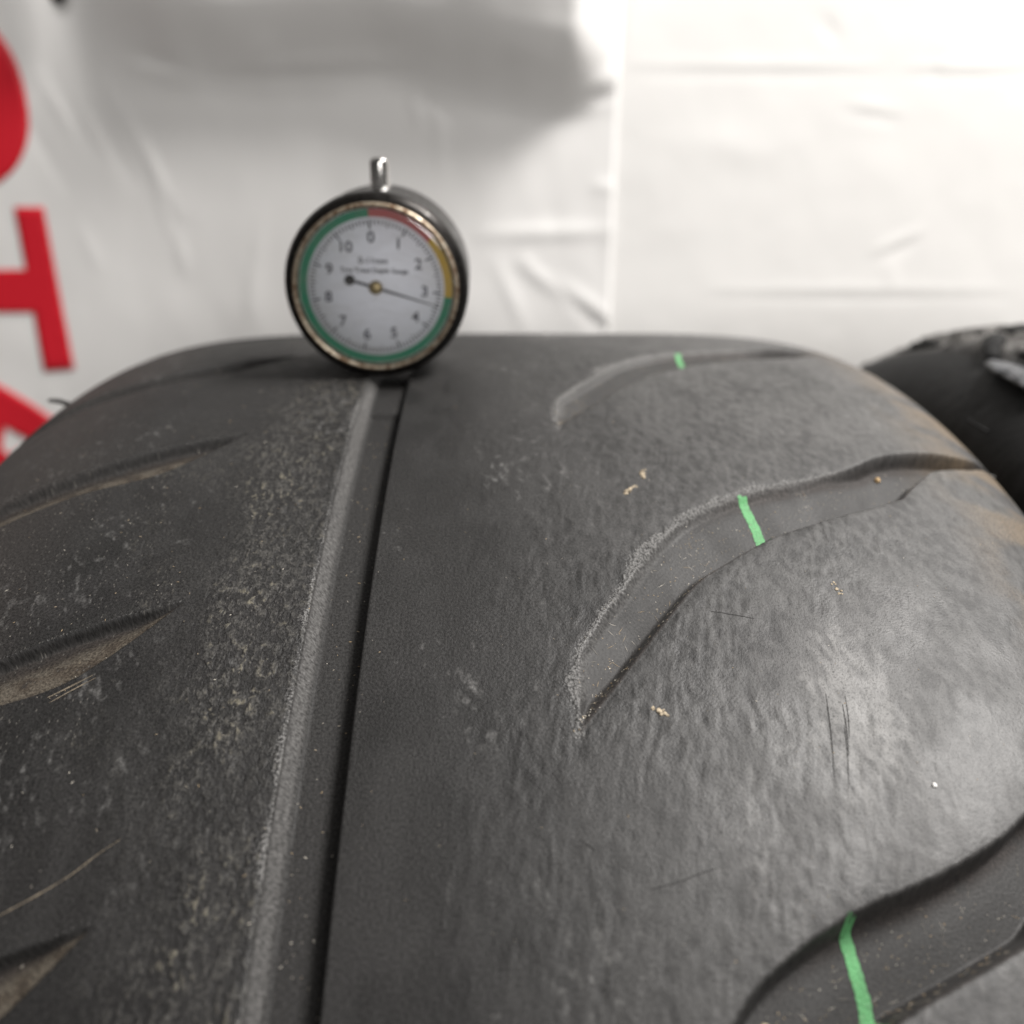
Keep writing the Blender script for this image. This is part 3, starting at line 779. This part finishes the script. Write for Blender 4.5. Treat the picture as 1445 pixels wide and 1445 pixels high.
def gauge_lathe(name, prof, mat, n=96, smooth=True, parent=None):
    """profile of (radius, y) pairs around the dial axis; y grows away from the camera"""
    P = np.array(prof, float); a = np.arange(n) * 2 * np.pi / n
    V = np.stack([gdial.x + P[None, :, 0] * np.sin(a)[:, None], gdial.y + np.broadcast_to(P[None, :, 1], (n, len(P))), gdial.z + P[None, :, 0] * np.cos(a)[:, None]], -1).reshape(-1, 3)
    me = np_mesh(name, V, grid_quads(n, len(P), 0, True))
    bm = bmesh.new(); bm.from_mesh(me); bmesh.ops.remove_doubles(bm, verts=bm.verts, dist=1e-6)
    bmesh.ops.dissolve_degenerate(bm, edges=bm.edges[:], dist=1e-7)
    bmesh.ops.recalc_face_normals(bm, faces=bm.faces[:]); bm.to_mesh(me); bm.free()
    o = link_mesh(name, me, mat, parent or gauge, smooth)
    return o

def metal_material(name, base, chip, chip_lo, chip_hi, rough, grime=None, metal=.85):
    t = NT(name)
    g = t.n('ShaderNodeTexCoord').outputs['Object']
    a = t.noise(g, 260, 5, .7); b = t.noise(g, 700, 4, .7)
    c = t.mix(t.ramp(a, chip_lo, chip_hi), base, chip)
    if grime: c = t.mix(t.ramp(b, .42, .62), c, grime)
    return t.set(Base_Color=c, Metallic=metal, Roughness=t.ramp(b, .3, .7, rough, rough + .25), Normal=t.bump(a, .25, .0004))
m_body = metal_material('black_chrome', (.014, .0125, .0115), (.30, .28, .25), .68, .74, .24, None, .75)
m_bezel = metal_material('worn_brass', (.40, .34, .26), (.52, .47, .38), .45, .65, .34, (.14, .085, .05), .8)
m_chrome = metal_material('chrome', (.42, .41, .40), (.25, .24, .23), .55, .7, .08, None, 1.0)
m_dial = plain('dial_white', (.74, .745, .79), .5, 0, .3)
m_ink = plain('dial_ink', (.065, .065, .08), .6)
m_green = plain('dial_green', (.012, .165, .088), .45)
m_redb = plain('dial_red', (.33, .065, .065), .5)
m_yel = plain('dial_yellow', (.42, .27, .03), .5)
m_need = plain('needle_black', (.015, .015, .018), .4)
m_hub = metal_material('hub_brass', (.38, .30, .16), (.20, .15, .08), .5, .6, .3, None, .9)

RB = 0.0222
gauge_lathe('body', [(0.0, .0235), (.0200, .0235), (.0212, .0230), (.0218, .0215), (.0219, .0150), (.0219, .0075), (.0220, .0066), (RB, .0055), (RB, .0026), (.0218, .0012), (.0210, .0003), (.0202, -.0002), (.0195, .0000), (.0192, .0020), (.0, .0020)], m_body)
gauge_lathe('bezel', [(.0192, .0010), (.0199, -.0004), (.0198, -.0010), (.0194, -.0013), (.0190, -.0012), (.0187, -.0007), (.0185, .0002), (.0184, .0008)], m_bezel)
dial = gauge_lathe('dial', [(0.0, .0005), (.0186, .0005), (.0186, .0011), (0.0, .0011)], m_dial, smooth=False)

DROT = rad(-3.0)
def polar(r, a, y):           # a clockwise from the top, seen from the camera
    return Vector((gdial.x + r * math.sin(a + DROT), gdial.y + y, gdial.z + r * math.cos(a + DROT)))
def band(name, r0, r1, a0, a1, y, mat, parent, n=60):
    bm = bmesh.new(); prev = None
    for i in range(n + 1):
        a = a0 + (a1 - a0) * i / n
        v = (bm.verts.new(polar(r0, a, y)), bm.verts.new(polar(r1, a, y)))
        if prev: bm.faces.new((prev[0], prev[1], v[1], v[0]))
        prev = v
    return bm_obj(name, bm, mat, parent)
step = 2 * math.pi / 11
Yp = .00042
band('colour_band', .0164, .0183, 0.0, 1.62 * step, Yp, m_redb, dial)['label'] = 'red part of the dial band'
band('colour_band', .0164, .0183, 1.62 * step, 3.08 * step, Yp, m_yel, dial)['label'] = 'yellow part of the dial band'
band('colour_band', .0164, .0183, 3.08 * step, 11 * step, Yp, m_green, dial, 140)['label'] = 'green part of the dial band'
bm = bmesh.new()
for i in range(110):
    a = step * i / 10; r0 = .0137 if i % 10 == 0 else (.0142 if i % 5 == 0 else .0146); w = .00016 if i % 10 else .00024
    vs = [bm.verts.new(polar(r, a + sg * w / r, Yp)) for r, sg in ((r0, -1), (.0159, -1), (.0159, 1), (r0, 1))]
    bm.faces.new(vs)
tk = bm_obj('tick_marks', bm, m_ink, dial)

def text_mesh(txt, size, center, mat, parent, name, extr=0.0, bold=0.0):
    cu = bpy.data.curves.new('tmp', 'FONT'); cu.body = txt; cu.size = size; cu.align_x = 'CENTER'; cu.align_y = 'CENTER'; cu.offset = bold
    to = bpy.data.objects.new('tmp', cu); COL.objects.link(to)
    dg = bpy.context.evaluated_depsgraph_get(); dg.update()
    me = bpy.data.meshes.new_from_object(to.evaluated_get(dg))
    bpy.data.objects.remove(to); bpy.data.curves.remove(cu)
    me.transform(Matrix.Translation(center) @ Matrix.Rotation(-DROT * .6, 4, 'Y') @ Matrix.Rotation(math.pi / 2, 4, 'X'))
    return link_mesh(name, me, mat, parent, False)
for i in range(11):
    text_mesh(str(i), .0036, polar(.0117, step * i, Yp), m_ink, dial, 'numeral', 0, .00008)
text_mesh('0-11mm', .0021, polar(.0063, 0, Yp), m_ink, dial, 'lettering', 0, .00004)
text_mesh('Tyre Tread Depth Gauge', .00158, polar(.0040, 0, Yp), m_ink, dial, 'lettering', 0, .00004)

# needle with round counterweight, hub
na = 3.36 * step
def nv(along, across, y): 
    d = polar(1, na, 0) - polar(0, na, 0); e = Vector((d.z, 0, -d.x))
    return Vector(gdial) + d * along + e * across + Vector((0, y, 0))
bm = bmesh.new()
outl = [(.0157, -.00006), (.0157, .00006), (.003, .00030), (-.0052, .00032), (-.0052, -.00032), (.003, -.00030)]
f0 = [bm.verts.new(nv(a, b, .00005)) for a, b in outl]; f1 = [bm.verts.new(nv(a, b, .00020)) for a, b in outl]
bm.faces.new(f0); bm.faces.new(f1[::-1])
for i in range(6): bm.faces.new((f0[i], f1[i], f1[(i + 1) % 6], f0[(i + 1) % 6]))
ctr = [(-.0064 + .00125 * math.cos(2 * math.pi * k / 28), .00125 * math.sin(2 * math.pi * k / 28)) for k in range(28)]
c0 = [bm.verts.new(nv(a, b, .00000)) for a, b in ctr]; c1 = [bm.verts.new(nv(a, b, .00025)) for a, b in ctr]
bm.faces.new(c0); bm.faces.new(c1[::-1])
for i in range(28): bm.faces.new((c0[i], c1[i], c1[(i + 1) % 28], c0[(i + 1) % 28]))
bmesh.ops.recalc_face_normals(bm, faces=bm.faces[:])
needle = bm_obj('needle', bm, m_need, gauge)
hub = gauge_lathe('hub', [(0, -.0007), (.0007, -.0007), (.0011, -.0005), (.0016, -.0002), (.0017, .0004), (0, .0004)], m_hub, 32, True, gauge)
hub.parent = needle

# domed glass: clear with a fresnel reflection
tgl = NT('gauge_glass')
tr = tgl.n('ShaderNodeBsdfTransparent'); tr.inputs[0].default_value = (.93, .94, .95, 1)
gl = tgl.n('ShaderNodeBsdfGlossy'); gl.inputs['Roughness'].default_value = .06
fr = tgl.n('ShaderNodeFresnel'); fr.inputs[0].default_value = 1.45
ms = tgl.n('ShaderNodeMixShader')
tgl.t.links.new(fr.outputs[0], ms.inputs[0]); tgl.t.links.new(tr.outputs[0], ms.inputs[1]); tgl.t.links.new(gl.outputs[0], ms.inputs[2])
sm = tgl.n('ShaderNodeBsdfDiffuse'); sm.inputs[0].default_value = (.42, .39, .34, 1)      # finger smears and dust on the glass
m2 = tgl.n('ShaderNodeMixShader'); gco = tgl.n('ShaderNodeTexCoord').outputs['Object']
tgl.put(m2.inputs[0], tgl.math('MULTIPLY_ADD', tgl.ramp(tgl.noise(tgl.vmul(gco, (90, 90, 220)), 1.0, 5, .65, 1.5), .42, .75), .12, .02))
tgl.t.links.new(ms.outputs[0], m2.inputs[1]); tgl.t.links.new(sm.outputs[0], m2.inputs[2])
tgl.t.links.new(m2.outputs[0], tgl.out.inputs['Surface'])
RG = .0187
gauge_lathe('glass', [(RG * math.sin(i / 10 * math.pi / 2), -.0008 - .0008 * math.cos(i / 10 * math.pi / 2)) for i in range(11)] + [(RG, -.0005)], tgl.m)

# chrome plunger stem on top, foot and probe below
def rod(name, x, y, prof, mat, n=28):
    P = np.array(prof, float); a = np.arange(n) * 2 * np.pi / n
    V = np.stack([x + P[None, :, 0] * np.sin(a)[:, None], y + P[None, :, 0] * np.cos(a)[:, None], np.broadcast_to(P[None, :, 1], (n, len(P)))], -1).reshape(-1, 3)
    me = np_mesh(name, V, grid_quads(n, len(P), 0, True))
    bm = bmesh.new(); bm.from_mesh(me); bmesh.ops.remove_doubles(bm, verts=bm.verts, dist=1e-6)
    bmesh.ops.recalc_face_normals(bm, faces=bm.faces[:]); bm.to_mesh(me); bm.free()
    return link_mesh(name, me, mat, gauge)
zt = gdial.z + .0205
rod('stem', gdial.x + .0009, gdial.y + .0115, [(0, zt - .001), (.0029, zt - .001), (.0029, zt + .0005), (.00235, zt + .0009), (.00228, zt + .0072), (.0021, zt + .0078), (.0015, zt + .0083), (0, zt + .0085)], m_chrome)
rod('probe', gdial.x + .0020, gdial.y + .0165, [(0, -.0033), (.0006, -.0033), (.0010, -.0024), (.0010, .004), (0, .004)], m_chrome)
bm = bmesh.new()
bmesh.ops.create_cube(bm, size=1, matrix=Matrix.Translation((gdial.x - .001, gdial.y + .0165, .0011)) @ Matrix.Diagonal((.0085, .007, .0022, 1)))
bmesh.ops.bevel(bm, geom=bm.edges[:], offset=.0005, segments=2, affect='EDGES')
bm_obj('foot', bm, m_body, gauge)
